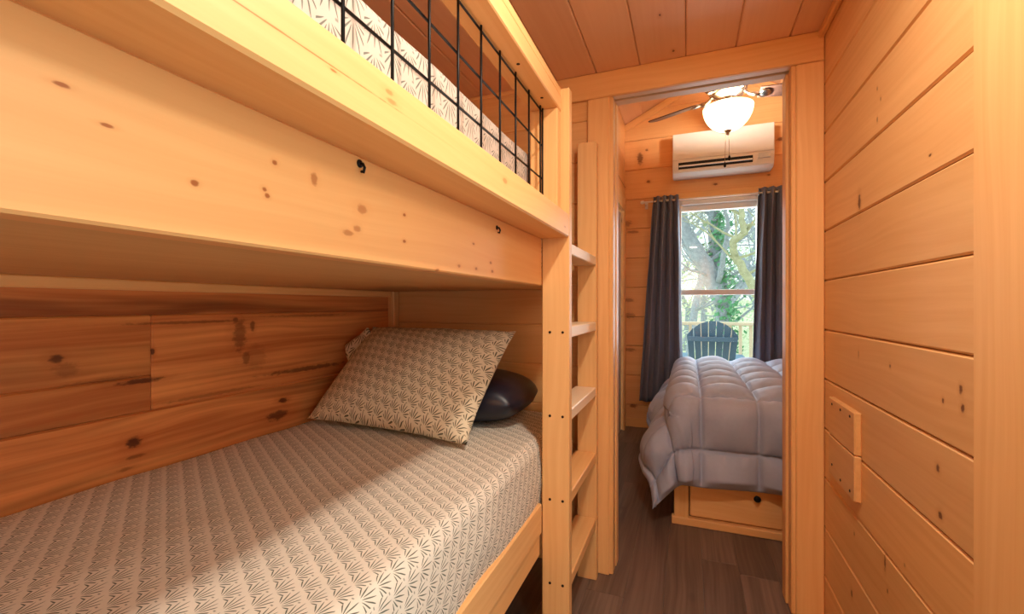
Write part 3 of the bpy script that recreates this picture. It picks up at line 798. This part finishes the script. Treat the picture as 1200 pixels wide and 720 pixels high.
part('back_brace', one((cxm - .235, 5.095, .80), (cxm + .235, 5.125, .85), 0, .004), M['chair'], ach)
part('back_brace', one((cxm - .21, 5.255, .47), (cxm + .21, 5.285, .52), 0, .004), M['chair'], ach)
for k in range(5): part('seat_slat', one((cxm - .26, 5.41 + .095 * k, .28 + .022 * k), (cxm + .26, 5.495 + .095 * k, .30 + .022 * k), 0, .004), M['chair'], ach)
for s in (-1, 1):
    part('armrest', one((cxm + s * .30 - .06, 5.12, .58), (cxm + s * .30 + .06, 5.85, .605), 1, .006), M['chair'], ach)
    part('leg', one((cxm + s * .265 - .015, 5.72, -.03), (cxm + s * .265 + .015, 5.82, .579), 2, .004), M['chair'], ach)
    part('leg', one((cxm + s * .265 - .015, 5.20, -.03), (cxm + s * .265 + .015, 5.30, .579), 2, .004), M['chair'], ach)
    part('seat_rail', one((cxm + s * .245 - .004, 5.20, .20), (cxm + s * .245 + .004, 5.80, .279), 1, .002), M['chair'], ach)

# ground falling away then rising to the woods
bm = NB()
grid(bm, 60, 60, lambda a, b: Vector((-25 + 60 * a, 6.4 + 55 * b, -.6 + .9 * noise.noise(Vector((a * 9, b * 9, 0))) - 1.2 * math.exp(-((b - .12) / .1) ** 2) + 2.2 * b)))
link('ground', bm, M['ground'], kind='structure', smooth=True)

def twigs(bm, p, d, r, L, lev, rnd, n=5):
    pts = [p]; rads = [r]; q = p.copy(); dd = d.copy()
    for k in range(n):
        dd = (dd + Vector((rnd.uniform(-1, 1), rnd.uniform(-1, 1), rnd.uniform(-.5, .8))) * .28).normalized()
        q = q + dd * L / n; pts.append(q.copy()); rads.append(r * (1 - .75 * (k + 1) / n))
        if lev > 0 and k > 0:
            for _ in range(2 if lev > 1 else 2):
                nd = (dd + Vector((rnd.uniform(-1, 1), rnd.uniform(-1, 1), rnd.uniform(-.6, .9))) * .95).normalized()
                twigs(bm, q, nd, rads[-1] * .55, L * .55, lev - 1, rnd, 4)
    tube(bm, pts, rads, 6 if r > .03 else 4, False)
def leaves(bm, pts, n, spread, size, rnd):
    for _ in range(n):
        c = rnd.choice(pts) + Vector((rnd.gauss(0, spread), rnd.gauss(0, spread), rnd.gauss(0, spread)))
        a = Vector((rnd.uniform(-1, 1), rnd.uniform(-1, 1), rnd.uniform(-1, 1))).normalized(); b = a.orthogonal().normalized(); c2 = a.cross(b)
        s = size * rnd.uniform(.5, 1.3)
        bm.faces.new([bm.verts.new(c + b * s), bm.verts.new(c + c2 * s * .6), bm.verts.new(c - b * s), bm.verts.new(c - c2 * s * .6)])
def path(pl, Y, n=6):
    P_ = [atY(u, v, Y + dy) for (u, v, dy) in pl]; out = []
    for a, b in zip(P_, P_[1:]):
        for k in range(n): out.append(a.lerp(b, k / n) + Vector((noise.noise(a * 3 + Vector((k, 0, 0))), 0, noise.noise(a * 5 + Vector((0, k, 0))))) * .03)
    out.append(P_[-1]); return out
# forked ivy-clad tree
rt = thing('forked_tree', 'large forked grey tree with ivy outside the bedroom window', 'tree', atY(850, 470, 9.0))
tr1 = path([(852, 478, 0), (850, 400, 0), (847, 350, 0), (838, 290, .1), (836, 235, .2), (834, 120, .4)], 9.0)
part('trunk', tube(bmesh.new(), tr1, [.15 - .07 * k / len(tr1) for k in range(len(tr1))], 12), M['bark'], rt, True)
tr2 = path([(847, 356, 0), (826, 310, -.1), (806, 276, -.2), (790, 238, -.3), (770, 150, -.4)], 9.0)
part('limb', tube(bmesh.new(), tr2, [.155 - .07 * k / len(tr2) for k in range(len(tr2))], 12), M['bark'], rt, True)
tr3 = path([(842, 330, -.2), (850, 290, -.5), (853, 262, -.6), (845, 225, -.8)], 9.0)
part('limb', tube(bmesh.new(), tr3, [.05 - .03 * k / len(tr3) for k in range(len(tr3))], 8), M['bark'], rt, True)
rnd = random.Random(3); bm = bmesh.new()
for p in tr1[6::2] + tr2[4::2]: twigs(bm, p, Vector((rnd.uniform(-1, 1), rnd.uniform(-.6, .6), rnd.uniform(0, .8))).normalized(), .03, 1.6, 2, rnd)
part('twigs', bm, M['bark'], rt)
bm = bmesh.new(); leaves(bm, [p + Vector((.08, -.12, 0)) for p in tr1[4:26]], 900, .10, .05, rnd); iv = part('ivy', bm, M['ivy'], rt); iv['kind'] = 'stuff'
# crooked mossy tree
rt = thing('crooked_tree', 'crooked mossy tree bending to the right outside the window', 'tree', atY(905, 480, 8.2))
tc = path([(908, 480, 0), (902, 380, 0), (888, 345, 0), (872, 318, 0), (861, 300, 0), (858, 284, -.1), (872, 273, -.2), (869, 250, -.3), (876, 225, -.2), (880, 150, 0)], 8.2)
part('trunk', tube(bmesh.new(), tc, [.085 - .055 * k / len(tc) for k in range(len(tc))], 10), M['bark_green'], rt, True)
bm = bmesh.new()
for p in tc[14::3]: twigs(bm, p, Vector((rnd.uniform(-1, 1), rnd.uniform(-.5, .5), rnd.uniform(-.2, .8))).normalized(), .022, 1.3, 2, rnd)
part('twigs', bm, M['bark_green'], rt)
# slim bare trees and thickets further back
for k, (u, Y) in enumerate(((806, 13), (822, 16), (862, 14), (882, 17), (842, 20), (800, 19))):
    rnd = random.Random(20 + k); b0 = atY(u, 440, Y); b0.z = -1.2
    rt = thing('bare_tree', 'slender bare tree among the pale woods beyond the porch', 'tree', b0, 'slender bare trees in the woods')
    pts = [b0 + Vector((rnd.uniform(-.15, .15) * j, 0, j * 1.1)) for j in range(8)]
    part('trunk', tube(bmesh.new(), pts, [.12 - .012 * j for j in range(8)], 8), M['bark'], rt, True)
    bm = bmesh.new()
    for p in pts[2:]:
        for _ in range(3): twigs(bm, p, Vector((rnd.uniform(-1, 1), rnd.uniform(-.6, .6), rnd.uniform(0, 1))).normalized(), .03, 2.2, 2, rnd, 4)
    part('twigs', bm, M['bark'], rt)
rnd = random.Random(77)
bm = bmesh.new()
base = [atY(u, 420, Y) for u in range(780, 920, 6) for Y in (15, 18, 22)]
leaves(bm, [Vector((p.x, p.y, rnd.uniform(-1, 3.2))) for p in base], 5200, .55, .06, rnd)
o = link('undergrowth', bm, M['leaf']); o['kind'] = 'stuff'; tag(o, 'pale green spring foliage filling the woods behind the trees', 'foliage')

# ================================================================== LIGHT
w = bpy.data.worlds.new('sky'); bpy.context.scene.world = w; w.use_nodes = True
bg = w.node_tree.nodes['Background']; bg.inputs[0].default_value = (.82, .96, .92, 1); bg.inputs[1].default_value = 2.0
def area(name, loc, size, power, col, rot=(0, 0, 0), sy=None, spread=PI, disk=False):
    l = bpy.data.lights.new(name, 'AREA'); l.energy = power; l.color = col; l.size = size; l.spread = spread
    if disk: l.shape = 'DISK'
    if sy: l.shape = 'RECTANGLE'; l.size_y = sy
    o = bpy.data.objects.new(name, l); C.objects.link(o); o.location = loc; o.rotation_euler = rot
    return o
# recessed lamp in the hall ceiling, over the camera
area('hall_downlight', (.09, .72, ZC - .02), .11, 15.5, (1, .89, .74), disk=True)
# daylight through the entry door opening on the right beside the camera
area('entry_daylight', (.55, .05, 1.80), .14, 4.2, (1, .92, .84), (0, PI / 2, 0), sy=1.0)
# added fill light behind the camera, brightening the hall
area('rear_fill', (.1, -2.2, 1.65), .6, 34, (1, .92, .82), (math.radians(-100), 0, 0), sy=.5)
# the bulbs inside the fan's open-topped bowl
l = bpy.data.lights.new('fan_bulb', 'POINT'); l.energy = 46; l.color = (1, .92, .80); l.shadow_soft_size = .04
o = bpy.data.objects.new('fan_bulb', l); C.objects.link(o); o.location = (fx + .09, fy - .05, 2.56)
# daylight at the bedroom window, outside the glass
area('window_daylight', ((WX0 + WX1) / 2, YB + .14, 1.45), .62, 14, (.82, .92, 1), (math.radians(-90), 0, 0), sy=1.4)

# ================================================================== CAMERA
cam = bpy.data.cameras.new('camera'); co = bpy.data.objects.new('camera', cam); C.objects.link(co)
co.location = (0, 0, CH); co.rotation_euler = (PI / 2, 0, TH)
cam.sensor_width = 36; cam.lens = FP / 1200 * 36; cam.shift_y = -2 / 1200; cam.clip_start = .02
S = bpy.context.scene; S.camera = co
vs = S.view_settings; vs.view_transform = 'Standard'; vs.look = 'None'; vs.gamma = 1; vs.exposure = .08; vs.use_curve_mapping = False
S.cycles.use_denoising = True; S.cycles.denoising_prefilter = 'NONE'
S.cycles.max_bounces = 12; S.cycles.diffuse_bounces = 8; S.cycles.sample_clamp_indirect = 6
